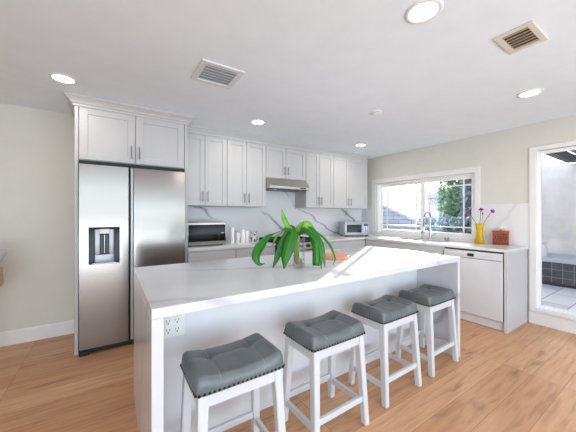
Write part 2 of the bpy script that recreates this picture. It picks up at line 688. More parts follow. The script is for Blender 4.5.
wall_cabinet(.72, 1.284, .994, 1.41, 'tall white shaker wall cabinet beside the fridge, above the microwave')
wall_cabinet(1.286, 1.870, 1.564, 1.41, 'tall white shaker wall cabinet directly left of the range hood')
wall_cabinet(1.872, 2.588, 2.212, 1.835, 'short white shaker wall cabinet above the range hood', hl=.12)
wall_cabinet(2.59, 3.175, 2.867, 1.41, 'tall white shaker wall cabinet directly right of the range hood')
wall_cabinet(3.177, 4.03, 3.545, 1.41, 'wide white shaker wall cabinet in the corner above the toaster oven')

# tall fridge surround with over-fridge cabinet
fs = thing('refrigerator_cabinet', 'tall white cabinet surround enclosing the fridge, crown moulding on top', 'cabinet', (.21, 3.16, 0))
MB().box(-.284, -.256, 3.16, YB - .002, 0, 2.315, .002, 1).build('side_panel', M['cab'], fs, world=True)
MB().box(.686, .714, 3.16, YB - .02, 0, 2.315, .002, 1).build('side_panel', M['cab'], fs, world=True)
MB().box(-.256, .686, 3.18, YB - .002, 1.808, 2.315, .001, 1).build('body', M['cab'], fs, world=True)
m0 = Matrix.Translation((0, 0, 0))
for k, (a, b) in enumerate(((-.250, .203), (.209, .680))):
    d = shaker('door', fs, a - .21, b - .21, 1.815, 2.306, .0, .066)
    bar_pull(d, (b - .21 - .032) if k == 0 else (a - .21 + .032), .0, 1.92, .13)
cr = MB()
prof = [(0, 2.300), (-.012, 2.300), (-.014, 2.318), (-.026, 2.326), (-.034, 2.342), (-.054, 2.362), (-.066, 2.370), (-.068, H - .0015), (0, H - .0015)]
# front run with mitred returns on both sides
t = bmesh.new()


def crown_path(t, path):
    # path: corners with outward offsets (dx, dy) per unit projection
    rings = []
    for (x, y, ox, oy) in path:
        rings.append([t.verts.new((x + ox * (-p), y + oy * (-p), z)) for p, z in prof])
    for a, b in zip(rings, rings[1:]):
        n = len(prof)
        for i in range(n):
            j = (i + 1) % n
            t.faces.new((a[i], a[j], b[j], b[i]))
    t.faces.new(rings[0])
    t.faces.new(rings[-1][::-1])
    bmesh.ops.recalc_face_normals(t, faces=t.faces)


crown_path(t, [(-.284, YB - .002, -1, 0), (-.284, 3.16, -1, -1), (.714, 3.16, 1, -1), (.714, 3.40, 1, 0)])
cr._merge(t)
cr.box(-.283, .713, 3.162, YB - .003, 2.31, H - .002)
cr.build('crown_molding', M['cab'], fs, world=True)

# fridge
fr = thing('refrigerator', 'stainless steel side-by-side refrigerator with dispenser', 'refrigerator', (.21, 3.45, 0))
MB().box(-.250, .680, 3.165, 3.74, .03, 1.765, .004).build('body', M['dark_grey'], fs and fr, world=True)
YD = 3.098
# freezer door with a real pocket for the dispenser
DX0, DX1, DZa, DZb = -.176, .068, .832, 1.178


def fridge_door(x0, x1, hole=None):
    z0, z1 = .055, 1.762
    m = MB()
    if hole:
        hx0, hx1, hz0, hz1 = hole
        t = bmesh.new()
        xs = [x0, hx0, hx1, x1]
        zs = [z0, hz0, hz1, z1]
        V = {}
        for i, x in enumerate(xs):
            for j, z in enumerate(zs):
                V[i, j] = t.verts.new((x, YD, z))
        F = {}
        for i in range(3):
            for j in range(3):
                if (i, j) != (1, 1):
                    t.faces.new((V[i, j], V[i + 1, j], V[i + 1, j + 1], V[i, j + 1]))
        ge = bmesh.ops.extrude_face_region(t, geom=list(t.faces))
        bmesh.ops.translate(t, verts=[v for v in ge['geom'] if isinstance(v, bmesh.types.BMVert)], vec=(0, .06, 0))
        bmesh.ops.recalc_face_normals(t, faces=t.faces)
        ed = [e for e in t.edges if len(e.link_faces) == 2 and e.calc_face_angle(0) > .5 and abs(e.verts[0].co.y - YD) < 1e-5 and abs(e.verts[1].co.y - YD) < 1e-5]
        bmesh.ops.bevel(t, geom=ed, offset=.005, segments=2, affect='EDGES')
        m._merge(t)
    else:
        m.box(x0, x1, YD, YD + .06, z0, z1, .006, 3)
    return m.build('door', M['steel'], fr, 30, world=True)


dl = fridge_door(-.247, .142, (DX0, DX1, DZa, DZb))
dr = fridge_door(.186, .678)
lab(dl, 'left freezer door with ice and water dispenser')
lab(dr, 'right fridge door of plain brushed steel')
lab(MB().box(.143, .152, YD + .012, YD + .058, .055, 1.762, .002).build('handle', M['black_matte'], dl, world=True), 'dark recessed edge handle')
lab(MB().box(.160, .185, YD + .004, YD + .058, .055, 1.762, .006, 3).build('handle', M['silver'], dr, 40, world=True), 'pale silver recessed edge handle')
# dispenser: recessed well, silver surround, display, paddle, tray
dp = MB().box(DX0 + .002, DX1 - .002, YD + .05, YD + .058, DZa + .002, DZb - .002).build('dispenser', M['black'], dl, world=True)
s = MB()
s.box(DX0 + .045, DX1 - .045, YD + .02, YD + .052, DZa + .012, DZa + .085, .004)
s.box(DX0 + .045, DX0 + .085, YD + .02, YD + .052, DZa + .085, DZb - .02, .004)
s.box(DX1 - .085, DX1 - .045, YD + .02, YD + .052, DZa + .085, DZb - .02, .004)
d2 = lab(s.build('dispenser_surround', M['silver'], dl, 40, world=True), 'silver dispenser surround')
s = MB()
s.box(DX0 + .004, DX0 + .044, YD + .004, YD + .052, DZa + .004, DZb - .004, .003)
s.box(DX1 - .044, DX1 - .004, YD + .004, YD + .052, DZa + .004, DZb - .004, .003)
s.box(DX0 + .044, DX1 - .044, YD + .004, YD + .052, DZb - .016, DZb - .004, .002)
s.build('dispenser_column', M['black'], dl, world=True)
lab(MB().box(DX0 + .082, DX1 - .082, YD + .008, YD + .05, DZb - .062, DZb - .018, .003).build('display', M['white_plastic'], dl, world=True), 'pale dispenser control display')
s = MB()
s.box(DX0 + .086, DX1 - .126, YD + .03, YD + .048, DZa + .09, DZb - .07, .004)
s.box(DX0 + .128, DX1 - .086, YD + .03, YD + .048, DZa + .09, DZb - .07, .004)
s.build('paddle', M['dark_grey'], dl, world=True)
lab(MB().cyl(((DX0 + DX1) / 2, YD + .034, DZa + .095), ((DX0 + DX1) / 2, YD + .034, DZb - .075), .004).build('water_nozzle', M['chrome'], dl, 40, world=True), 'thin chrome water nozzle')
MB().box(DX0 + .03, DX1 - .03, YD - .006, YD + .05, DZa + .002, DZa + .012, .002).build('drip_tray', M['silver'], dl, world=True)
MB().box(-.247, .678, YD + .02, YD + .06, .012, .052, .003).build('toe_grille', M['black_matte'], fr, world=True)
for fx in (-.247, .60):
    MB().box(fx, fx + .078, YD - .004, YD + .07, 0, .035, .006).build('foot', M['black_matte'], fr, world=True)
f = MB()
f.box(-.247, .678, YD + .02, YD + .12, 1.766, 1.796, .004)  # black strip standing in for shade in the gap and the top hinges
lab(f.build('gap_shade_strip', M['black_matte'], fr, world=True), 'black strip for gap shade and hinges along the top')


# base cabinets
def base_cabinet(label, loc, rz, wd, fronts, depth=.60, top=.882):
    """fronts: (kind, x0, x1, z0, z1, handle) handle = None | 'h' | 'l' | 'r'"""
    t = thing('base_cabinet', label, 'cabinet', loc, rz, 'white base cabinets under the counter')
    m = MB().box(.001, wd - .001, 0, depth, .10, top, .002, 1)
    if top < .88:
        m.box(.001, wd - .001, 0, .05, top - .002, .882)
    m.build('body', M['cab'], t)
    MB().box(.001, wd - .001, .055, depth, 0, .10).build('toe_kick', M['cab'], t)
    for kind, a, b, z0, z1, hd in fronts:
        if kind == 'drawer':
            d = MB().box(a, b, -.02, -.001, z0, z1, .002, 1).build('drawer', M['cab'], t)
        else:
            d = shaker('door', t, a, b, z0, z1)
        if hd == 'h':
            bar_pull(d, (a + b) / 2, -.02, (z0 + z1) / 2, .14, False)
        elif hd == 'l':
            bar_pull(d, a + .03, -.02, z1 - .1)
        elif hd == 'r':
            bar_pull(d, b - .03, -.02, z1 - .1)
    return t


def pair(w):
    g = .003
    return [('drawer', g, w - g, .72, .862, None), ('door', g, w / 2 - g / 2, .105, .714, 'r'), ('door', w / 2 + g / 2, w - g, .105, .714, 'l')]


BY = 3.16
base_cabinet('white base cabinet under the microwave, beside the fridge', (.716, BY, 0), 0, .567, pair(.567))
base_cabinet('white base cabinet between the microwave counter and the range', (1.283, BY, 0), 0, .563, pair(.563))
base_cabinet('narrow white base cabinet just right of the range', (2.592, BY, 0), 0, .246, [('drawer', .003, .243, .72, .862, None), ('door', .003, .243, .105, .714, 'l')])
base_cabinet('white corner base cabinet below the toaster oven', (2.838, BY, 0), 0, .78, [('drawer', .003, .777, .72, .862, None), ('door', .003, .777, .105, .714, 'l')])
BX = 3.625
base_cabinet('white base cabinet left of the sink, facing the island end', (BX, 3.13, 0), -PI / 2, .38, [('drawer', .003, .377, .72, .862, None), ('door', .003, .377, .105, .714, 'r')])
base_cabinet('white sink base cabinet under the window', (BX, 2.75, 0), -PI / 2, .91, pair(.91), top=.655)
ep = MB().box(3.612, XR - .017, 1.168, 1.198, 0, .882, .002, 1).build('end_panel', M['cab'])
tag(ep, 'plain white end panel closing the counter run beside the dishwasher', 'panel')

# worktops
t = MB().slab([.716, 1.846], [3.138, YB - .0185], lambda i, j: True, .884, .914).build('countertop', M['counter_quartz'])
tag(t, 'white quartz worktop holding the microwave, left of the range', 'countertop')
xs = [2.592, 3.6, 3.73, 4.075, XR - .001]
ys = [1.153, 1.96, 2.70, 3.138, YB - .0185]
t = MB().slab(xs, ys, lambda i, j: (j == 3 or i >= 1) and not (i == 2 and j == 1), .884, .914)
t = t.build('countertop', M['counter_quartz'])
tag(t, 'L-shaped white quartz worktop under the window, right of the range', 'countertop')

# sink (undermount)
sk = thing('kitchen_sink', 'white undermount sink set in the counter below the window', 'sink', (3.9, 2.33, .7))
s = MB()
s.box(3.715, 3.735, 1.945, 2.715, .68, .8835)
s.box(4.07, 4.09, 1.945, 2.715, .68, .8835)
s.box(3.735, 4.07, 1.945, 1.965, .68, .8835)
s.box(3.735, 4.07, 2.695, 2.715, .68, .8835)
s.box(3.715, 4.09, 1.945, 2.715, .665, .68)
s.build('basin', M['silver'], sk, world=True)
MB().cyl((3.95, 2.33, .68), (3.95, 2.33, .684), .04).build('drain', M['chrome'], sk, 40, world=True)

# faucet
fa = thing('faucet', 'chrome gooseneck kitchen faucet at the sink', 'faucet', (4.125, 2.30, .914))
m = MB()
m.cyl((0, 0, 0), (0, 0, .012), .026)
m.cyl((0, 0, .012), (0, 0, .10), .017)
m.build('base', M['chrome'], fa, 40)
pts = [(0, 0, .09), (0, 0, .33)]
for k in range(1, 13):
    a = PI * k / 12
    pts.append((-.09 + .09 * math.cos(a), 0.0, .33 + .09 * math.sin(a)))
pts.append((-.18, 0, .30))
MB().tube(pts, .0105, 12).build('spout', M['chrome'], fa, 60)
m = MB()
m.cyl((-.18, 0, .30), (-.18, 0, .20), .013, .016)
m.build('spray_head', M['nickel'], fa, 40)
m = MB()
m.tube([(0, -.015, .07), (0, -.05, .075), (-.005, -.085, .10)], [.008, .007, .006], 10)
m.build('handle', M['chrome'], fa, 50)
sp = thing('side_sprayer', 'small chrome side spray standing left of the faucet', 'sprayer', (4.125, 2.43, .914))
m = MB()
m.cyl((0, 0, 0), (0, 0, .03), .02, .014)
m.cyl((0, 0, .03), (0, 0, .10), .010, .014)
m.cyl((0, 0, .10), (-.02, 0, .125), .014, .010)
m.build('spray_head', M['chrome'], sp, 40)
MB().tube([(-.004, 0, .06), (-.025, 0, .075), (-.03, 0, .10)], .004, 8).build('trigger', M['dark_grey'], sp, 40)
for yy, lb in ((2.085, 'small chrome soap dispenser cap behind the sink, nearer the faucet'), (2.045, 'small chrome air gap cap behind the sink, nearer the yellow vase')):
    nm = 'soap_dispenser' if yy > 2.06 else 'air_gap'
    m = MB()
    m.lathe([(0, 0), (.018, 0), (.018, .008), (.013, .012), (.013, .042), (.010, .05), (0, .05)], (4.14, yy, .9145), 18)
    tag(m.build(nm, M['nickel'], None, 40), lb, 'sink fitting')

# dishwasher
dw = thing('dishwasher', 'white built-in dishwasher below the worktop', 'dishwasher', (3.625, 1.83, 0), -PI / 2)
W = .60 + .026
MB().box(.004, W - .004, 0, .56, .112, .875, .002).build('body', M['dark_grey'], dw)
MB().box(.004, W - .004, -.03, 0, .115, .775, .006, 3).build('door', M['white_gloss'], dw, 40)
cp = MB().box(.004, W - .004, -.034, 0, .779, .862, .006, 3).build('control_panel', M['white_gloss'], dw, 40)
lab(MB().box(.275, .345, -.0355, -.033, .80, .836, .001).build('display', M['black'], cp), 'small black display window')
b = MB()
for k in range(5):
    b.box(.40 + k * .028, .418 + k * .028, -.0355, -.033, .812, .820)
b.build('button', M['silver'], cp)
MB().box(.004, W - .004, .012, .03, .004, .108, .002).build('toe_kick', M['white_gloss'], dw)

# range
rg = thing('kitchen_range', 'black and steel slide-in range below the hood', 'stove', (2.219, 3.14, 0))
a, b2 = -.366, .366
MB().box(a, b2, 0, .615, .02, .912, .003).build('body', M['steel'], rg)
MB().box(a - .003, b2 + .003, -.03, .618, .9145, .926, .003).build('cooktop', M['black'], rg, 40)
g = MB()
for gx in (-.18, .18):
    for gy in (.17, .44):
        g.cyl((gx, gy, .926), (gx, gy, .934), .045)
        for an in range(4):
            ca, sa = math.cos(an * PI / 2), math.sin(an * PI / 2)
            g.box(-.006, .006, .03, .12, .938, .948, mat=Matrix.Translation((gx, gy, 0)) @ Matrix.Rotation(an * PI / 2, 4, 'Z'))
    g.box(gx - .165, gx + .165, .04, .052, .936, .95)
    g.box(gx - .165, gx + .165, .56, .572, .936, .95)
    g.box(gx - .165, gx - .153, .04, .57, .926, .95)
    g.box(gx + .153, gx + .165, .04, .57, .926, .95)
g.build('grate', M['black_matte'], rg)
cpn = MB().box(a, b2, -.05, 0, .80, .908, .004).build('control_panel', M['steel'], rg)
for k in range(5):
    kx = -.28 + .14 * k
    MB().cyl((kx, -.05, .855), (kx, -.08, .855), .022, .018).build('knob', M['black_matte'], cpn, 40)
od = MB().box(a + .004, b2 - .004, -.045, 0, .2, .79, .004).build('oven_door', M['steel'], rg)
lab(MB().box(a + .02, b2 - .02, -.049, -.044, .30, .70, .002).build('window', M['black'], od), 'black oven glass')
m = MB()
m.cyl((a + .05, -.095, .745), (b2 - .05, -.095, .745), .011)
for hx in (a + .08, b2 - .08):
    m.cyl((hx, -.045, .745), (hx, -.095, .745), .008)
m.build('handle', M['nickel'], od, 40)
MB().box(a + .004, b2 - .004, -.04, 0, .045, .192, .004).build('drawer', M['steel'], rg)

# hood
hd = thing('range_hood', 'stainless under-cabinet range hood', 'hood', (2.23, 3.45, 1.67))
m = MB()
m.prism([(YB - .019, 1.833), (3.437, 1.833), (3.405, 1.79), (3.335, 1.712), (3.335, 1.678), (YB - .019, 1.678)], 'x', 1.873, 2.587)
m.build('body', M['steel_dark'], hd, world=True)
MB().box(1.90, 2.56, 3.37, 3.70, 1.668, 1.677, .003).build('filter', M['dark_grey'], hd, world=True)
MB().box(2.40, 2.50, 3.331, 3.336, 1.686, 1.703, .001).build('button', M['black_matte'], hd, world=True)
# small unlit lamp lenses under the hood
for hx in (2.0, 2.46):
    lab(MB().cyl((hx, 3.42, 1.667), (hx, 3.42, 1.662), .03).build('lamp_lens', M['vent_lens'], hd, world=True), 'small round frosted hood lamp')

# ------------------------------------------------------------------ island
IL, IR_, IF, IB = .135, 2.661, 1.21, 2.245
isl = thing('kitchen_island', 'long kitchen island with white marbled waterfall top', 'island', ((IL + IR_) / 2, (IF + IB) / 2, 0))
MB().box(IL, IR_, IF, IB, .871, .914, .0025, 2).build('countertop', M['island_quartz'], isl, world=True)
MB().box(IL, IL + .045, IF, IB, 0, .8705, .0025, 2).build('waterfall_side', M['island_quartz'], isl, world=True)
MB().box(IR_ - .045, IR_, IF, IB, 0, .8705, .0025, 2).build('waterfall_side', M['island_quartz'], isl, world=True)
MB().box(IL + .046, IR_ - .046, 1.60, IB - .03, 0, .870).build('body', paint('island_panel', (222, 223, 225), .4), isl, world=True)
for k in range(4):
    wd = (IR_ - IL - .1) / 4
    x0 = IL + .05 + k * wd
    MB().box(x0 + .002, x0 + wd - .002, IB - .0295, IB - .01, .11, .862, .002).build('door', M['cab'], isl, world=True)
op = MB().box(.218, .346, 1.592, 1.5995, .622, .748, .003).build('outlet_plate', M['white_plastic'], isl, world=True)
o2 = MB()
sl = []
for cx_ in (.259, .305):
    o2.box(cx_ - .017, cx_ + .017, 1.589, 1.593, .637, .733, .003)
    for cz in (.66, .71):
        sl.append(MB().box(cx_ - .009, cx_ - .006, 1.5883, 1.5893, cz, cz + .012))
        sl.append(MB().box(cx_ + .006, cx_ + .009, 1.5883, 1.5893, cz, cz + .012))
        sl.append(MB().cyl((cx_, 1.5883, cz - .008), (cx_, 1.5893, cz - .008), .004, n=10))
sk2 = o2.build('socket', M['white_plastic'], op, world=True)
for q in sl:
    q.build('socket_slot', M['black_matte'], op, world=True)


# ------------------------------------------------------------------ stools
def leather():
    m, nt, b, out = new_mat('grey_leather')
    v = coords(nt)
    col = ramp(nt, noise(nt, v, 9, 4), [(0.3, lin((84, 90, 92))), (0.7, lin((104, 110, 111)))])
    nt.links.new(col, b.inputs['Base Color'])
    b.inputs['Roughness'].default_value = 0.36
    b.inputs['Specular IOR Level'].default_value = 0.55
    bump(nt, b, noise(nt, v, 220, 3), 0.12, 0.002)
    return m


M['leather'] = leather()
M['stool_white'] = paint('stool_white_paint', (206, 207, 209), 0.35)
M['thread'] = paint('pale_thread', (150, 154, 152), 0.7)
M['nail'] = paint('dark_nailhead', (40, 38, 36), 0.3, metal=0.8)
SW, SD, SZ = .212, .148, .555      # half width, half depth, height of the nailhead line


def cushion_z(x, y):
    u, v = x / SW, y / SD
    top = .060 + .026 * (abs(u) ** 2.2) - .004 * v * v
    for tx in (-.105, .105):
        d2 = ((x - tx) / .03) ** 2 + ((y - .035) / .026) ** 2
        top -= .012 * math.exp(-d2)
    # seams pull the leather in a little
    for tx in (-.105, .105):
        top -= .0035 * math.exp(-((x - tx) / .008) ** 2)
    top -= .0035 * math.exp(-((y - .035) / .008) ** 2)
    rr = .034
    for d in (SW - abs(x), SD - abs(y)):
        if d < rr:
            k = rr - d
            top -= rr - math.sqrt(max(0, rr * rr - k * k))
    return max(top, .028)


def make_stool():
    t = thing('bar_stool', 'x', 'bar stool', (0, 0, 0), 0, 'saddle stools along the island')
    # cushion
    b = bmesh.new()
    def spread(n, half):
        out = []
        for i in range(n + 1):
            s = -1 + 2 * i / n
            out.append(half * (math.sin(s * PI / 2) * .45 + s * .55))
        return out
    X, Y = spread(44, SW), spread(32, SD)
    V = [[None] * len(Y) for _ in X]
    for i, x in enumerate(X):
        for j, y in enumerate(Y):
            u, v = x / SW, y / SD
            pull = .05 * (abs(u) ** 6) * (abs(v) ** 6)
            V[i][j] = b.verts.new((x * (1 - pull * .7), y * (1 - pull), SZ + cushion_z(x, y)))
    for i in range(len(X) - 1):
        for j in range(len(Y) - 1):
            b.faces.new((V[i][j], V[i + 1][j], V[i + 1][j + 1], V[i][j + 1]))
    rim = [V[i][0] for i in range(len(X))] + [V[-1][j] for j in range(1, len(Y))] + [V[i][-1] for i in range(len(X) - 2, -1, -1)] + [V[0][j] for j in range(len(Y) - 2, 0, -1)]
    prev = rim
    for dz, s in ((.014, 1.012), (-.002, 1.0)):
        ring = [b.verts.new((v.co.x * s, v.co.y * s, SZ + dz)) for v in rim]
        for k in range(len(rim)):
            q = (k + 1) % len(rim)
            b.faces.new((prev[k], ring[k], ring[q], prev[q]))
        prev = ring
    b.faces.new(prev[::-1])
    bmesh.ops.recalc_face_normals(b, faces=b.faces)
    m = MB(); m._merge(b)
    cu = lab(m.build('cushion', M['leather'], t, 70), 'tufted dark grey leather cushion')
    # stitching lines
    st = MB()
    n = 40
    st.tube([(-SW * .93 + 2 * SW * .93 * i / n, .035, SZ + cushion_z(-SW * .93 + 2 * SW * .93 * i / n, .035) + .0006) for i in range(n + 1)], .0011, 6)
    for tx in (-.105, .105):
        st.tube([(tx, -SD * .96 + 2 * SD * .96 * i / n, SZ + cushion_z(tx, -SD * .96 + 2 * SD * .96 * i / n) + .0006) for i in range(n + 1)], .0011, 6)
    st.build('stitching', M['thread'], cu, 60)
    nh = MB()
    def nails(p0, p1, cnt):
        for k in range(cnt):
            f = (k + .5) / cnt
            nh.sphere((p0[0] + (p1[0] - p0[0]) * f, p0[1] + (p1[1] - p0[1]) * f, SZ + .006), .0062, u=8, v=6)
    a, d = SW * .985, SD * .985
    nails((-a, -d - .002), (a, -d - .002), 20)
    nails((-a, d + .002), (a, d + .002), 20)
    nails((-a - .002, -d), (-a - .002, d), 14)
    nails((a + .002, -d), (a + .002, d), 14)
    tag(nh.build('nailhead_trim', M['nail'], cu, 60), 'row of dark nailheads', None, None, 'stuff')
    # legs: square, splayed a little outwards
    L = .0215
    for sx in (-1, 1):
        for sy in (-1, 1):
            b = bmesh.new()
            tx, ty = sx * (SW - .034), sy * (SD - .030)
            bx_, by_ = sx * (SW - .012), sy * (SD + .004)
            rings = []
            for (cx_, cy_, z, h) in ((bx_, by_, 0.004, L * .86), (tx, ty, SZ - .001, L)):
                rings.append([b.verts.new((cx_ + p * h, cy_ + q * h, z)) for p, q in ((-1, -1), (1, -1), (1, 1), (-1, 1))])
            for k in range(4):
                q = (k + 1) % 4
                b.faces.new((rings[0][k], rings[0][q], rings[1][q], rings[1][k]))
            b.faces.new(rings[0][::-1]); b.faces.new(rings[1])
            bmesh.ops.bevel(b, geom=[e for e in b.edges], offset=.003, segments=2, affect='EDGES')
            m = MB(); m._merge(b)
            lg = m.build('leg', M['stool_white'], t)
            lab(MB().cyl((bx_, by_, 0), (bx_, by_, .005), .011, n=12).build('foot_glide', M['dark_grey'], lg), 'small dark foot glide')
    # apron rails
    ap = MB()
    za, zb = SZ - .058, SZ - .003
    ap.box(-SW + .03, SW - .03, -SD + .012, -SD + .032, za, zb, .002)
    ap.box(-SW + .03, SW - .03, SD - .032, SD - .012, za, zb, .002)
    ap.box(-SW + .016, -SW + .036, -SD + .02, SD - .02, za, zb, .002)
    ap.box(SW - .036, SW - .016, -SD + .02, SD - .02, za, zb, .002)
    ap.build('apron', M['stool_white'], t)
    # stretchers
    def at(sx, sy, z):
        f = z / SZ
        return Vector((sx * ((SW - .012) * (1 - f) + (SW - .034) * f), sy * ((SD + .004) * (1 - f) + (SD - .03) * f), z))
    for (p, q, z) in (((-1, -1), (1, -1), .165), ((-1, 1), (1, 1), .165), ((-1, -1), (-1, 1), .13), ((1, -1), (1, 1), .13)):
        A, B = at(*p, z), at(*q, z)
        dd = (B - A).normalized()
        m = MB()
        Ln = (B - A).length
        m.box(.012, Ln - .012, -.0095, .0095, -.017, .017, .002, mat=Matrix.Translation(A) @ dd.to_track_quat('X', 'Z').to_matrix().to_4x4())
        m.build('stretcher', M['stool_white'], t)
    return t


st0 = make_stool()
spots = [(.495, 1.255, 0.0, 'white saddle stool with grey leather seat nearest the camera, beside the island outlet'),
         (1.112, 1.29, 0.02, 'white saddle stool with grey leather seat, second from the outlet end of the island'),
         (1.742, 1.325, 0.02, 'white saddle stool with grey leather seat, third from the outlet end of the island'),
         (2.345, 1.345, 0.02, 'white saddle stool with grey leather seat farthest along, nearest the dishwasher')]
for i, (x, y, rz, lb) in enumerate(spots):
    o = st0 if i == 0 else copy_tree(st0)
    o.location = (x, y, 0)
    o.rotation_euler = (0, 0, rz)
    o['label'] = lb

# ------------------------------------------------------------------ ceiling fittings
lamp_spots = [(-.323, 2.817, 'recessed ceiling light beside the fridge cabinet crown, leftmost'),
              (1.453, 2.878, 'recessed ceiling light above the range hood side, in front of the wall cabinets'),
              (3.28, 2.944, 'recessed ceiling light in the far corner over the toaster oven cabinet'),
              (1.41, .825, 'large bright recessed ceiling light at the top edge of the view'),
              (3.162, .855, 'recessed ceiling light near the patio window and bronze vent')]


def make_lamp():
    t = thing('recessed_light', 'x', 'ceiling light', (0, 0, H), 0, 'recessed ceiling lights')
    m = MB()
    m.lathe([(.070, -.004), (.074, -.009), (.088, -.008), (.095, -.002), (.095, 0), (.070, 0), (.070, -.004)], (0, 0, 0), 40)
    m.build('trim_ring', M['trim'], t, 60)
    m = MB()
    m.lathe([(0, -.005), (.05, -.0045), (.069, -.003), (.069, -.0008), (0, -.0008)], (0, 0, 0), 40)
    lab(m.build('lens', M['lamp'], t, 60), 'glowing lens')
    return t


l0 = make_lamp()
for i, (x, y, lb) in enumerate(lamp_spots):
    o = l0 if i == 0 else copy_tree(l0)
    o.location = (x, y, H)
    o['label'] = lb
    ld = bpy.data.lights.new('downlight', 'AREA')
    ld.shape = 'DISK'
    ld.size = .13
    ld.energy = LAMP_W
    ld.color = (1.0, .95, .88)
    lo = bpy.data.objects.new('downlight', ld)
    lo.location = (0, 0, -.012)
    COL.objects.link(lo)
    lo.parent = o


def make_vent(label, x0, x1, y0, y1, mat, slat_mat, back, n, along_x, frame=.042):
    cx_, cy_ = (x0 + x1) / 2, (y0 + y1) / 2
    t = thing('ceiling_vent', label, 'vent', (cx_, cy_, H))
    a, b = (x1 - x0) / 2, (y1 - y0) / 2
    m = MB()
    m.box(-a, a, -b, -b + frame, -.012, -.0005, .003)
    m.box(-a, a, b - frame, b, -.012, -.0005, .003)
    m.box(-a, -a + frame, -b + frame, b - frame, -.012, -.0005, .003)
    m.box(a - frame, a, -b + frame, b - frame, -.012, -.0005, .003)
    m.build('frame', mat, t)
    MB().box(-a + frame, a - frame, -b + frame, b - frame, -.002, -.0005).build('backing', back, t)
    for k in range(n):
        f = (k + .5) / n
        m = MB()
        if along_x:
            yy = -b + frame + f * 2 * (b - frame)
            wv = 2 * (b - frame) / n * .42
            m.box(-a + frame, a - frame, -wv, wv, -.001, .001, mat=Matrix.Translation((0, yy, -.008)) @ Matrix.Rotation(R(24), 4, 'X'))
        else:
            xx = -a + frame + f * 2 * (a - frame)
            wv = 2 * (a - frame) / n * .40
            m.box(-wv, wv, -b + frame, b - frame, -.001, .001, mat=Matrix.Translation((xx, 0, -.008)) @ Matrix.Rotation(R(-16), 4, 'Y'))
        m.build('slat', slat_mat, t)
    return t


M['vent_white'] = paint('vent_white', (220, 222, 224), 0.45)
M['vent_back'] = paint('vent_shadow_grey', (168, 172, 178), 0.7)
M['vent_tan'] = paint('vent_tan_frame', (216, 211, 200), 0.5)
M['vent_slat'] = paint('vent_bronze_slat', (186, 170, 146), 0.5)
M['vent_dark'] = paint('vent_brown_back', (88, 76, 60), 0.7)
make_vent('square white louvred ceiling vent in front of the fridge', .535, .86, 1.92, 2.25, M['vent_white'], M['vent_white'], M['vent_back'], 6, True)
make_vent('small beige framed ceiling vent with tan slats near the top right', 1.987, 2.268, .525, .715, M['vent_tan'], M['vent_slat'], M['vent_dark'], 6, False, .032)
sm = thing('smoke_detector', 'small round white smoke detector on the ceiling', 'smoke detector', (2.368, 1.905, H))
MB().lathe([(0, -.032), (.03, -.032), (.046, -.026), (.046, -.018)], n=32).build('cover', M['white_plastic'], sm, 50)
lab(MB().lathe([(.040, -.019), (.040, -.013)], n=32).build('sensor_slot', M['black_matte'], sm, 50), 'dark sensor slot ring')
MB().lathe([(.046, -.014), (.056, -.008), (.056, -.0005), (0, -.0005)], n=32).build('base', M['white_plastic'], sm, 50)

# ------------------------------------------------------------------ things on the counters
Z = .9145
# microwave
mw = thing('microwave', 'stainless countertop microwave with black glass door', 'microwave', (.99, 3.50, Z))
m = MB()
m.box(.750, 1.228, 3.345, 3.72, Z + .012, Z + .288, .005)
m.build('body', M['dark_grey'], mw, world=True)
fm = MB().box(.750, 1.228, 3.325, 3.345, Z + .012, Z + .288, .004).build('door', M['steel'], mw, world=True)
lab(MB().box(.762, 1.216, 3.321, 3.326, Z + .056, Z + .260, .002).build('glass', M['black'], fm, world=True), 'black glass window')
lab(MB().box(1.13, 1.135, 3.3195, 3.3215, Z + .07, Z + .245).build('control_strip', M['dark_grey'], fm, world=True), 'touch control divider')
lab(MB().box(1.155, 1.195, 3.3195, 3.3215, Z + .15, Z + .16).build('display', M['silver'], fm, world=True), 'pale display digits')
for fx in (.79, 1.18):
    for fy in (3.37, 3.69):
        MB().cyl((fx, fy, Z), (fx, fy, Z + .013), .014).build('foot', M['black_matte'], mw, world=True)

# white canisters and mug
for i, (x, y, r, h, knob, lb) in enumerate([
        (1.342, 3.42, .029, .215, 0, 'tall slim white canister right beside the microwave'),
        (1.427, 3.42, .022, .145, 0, 'shortest white jar between two taller canisters beside the microwave'),
        (1.502, 3.43, .033, .175, 1, 'white jar with a knobbed lid in the middle of the canisters'),
        (1.570, 3.44, .023, .155, 0, 'white jar standing just left of the patterned mug')]):
    t = thing('canister', lb, 'canister', (x, y, Z), 0, 'white canisters by the microwave')
    MB().lathe([(0, 0), (r * .94, 0), (r, .006), (r, h * .85), (r * .96, h * .87), (0, h * .87)], n=28).build('body', M['white_china'], t, 40)
    pr = [(0, h * .872), (r * 1.02, h * .872), (r * 1.02, h * .97), (r * .8, h)]
    if knob:
        pr += [(r * .25, h), (r * .3, h + .012), (r * .42, h + .024), (0, h + .032)]
    else:
        pr += [(0, h)]
    MB().lathe(pr, n=28).build('lid', M['white_china'], t, 40)


def patterned(name):
    m, nt, b, out = new_mat(name)
    v = coords(nt)
    f = ramp(nt, noise(nt, v, 42, 2, .5, 1.2), [(0.5, lin((238, 238, 236))), (0.53, lin((22, 22, 26)))])
    nt.links.new(f, b.inputs['Base Color'])
    b.inputs['Roughness'].default_value = .25
    return m


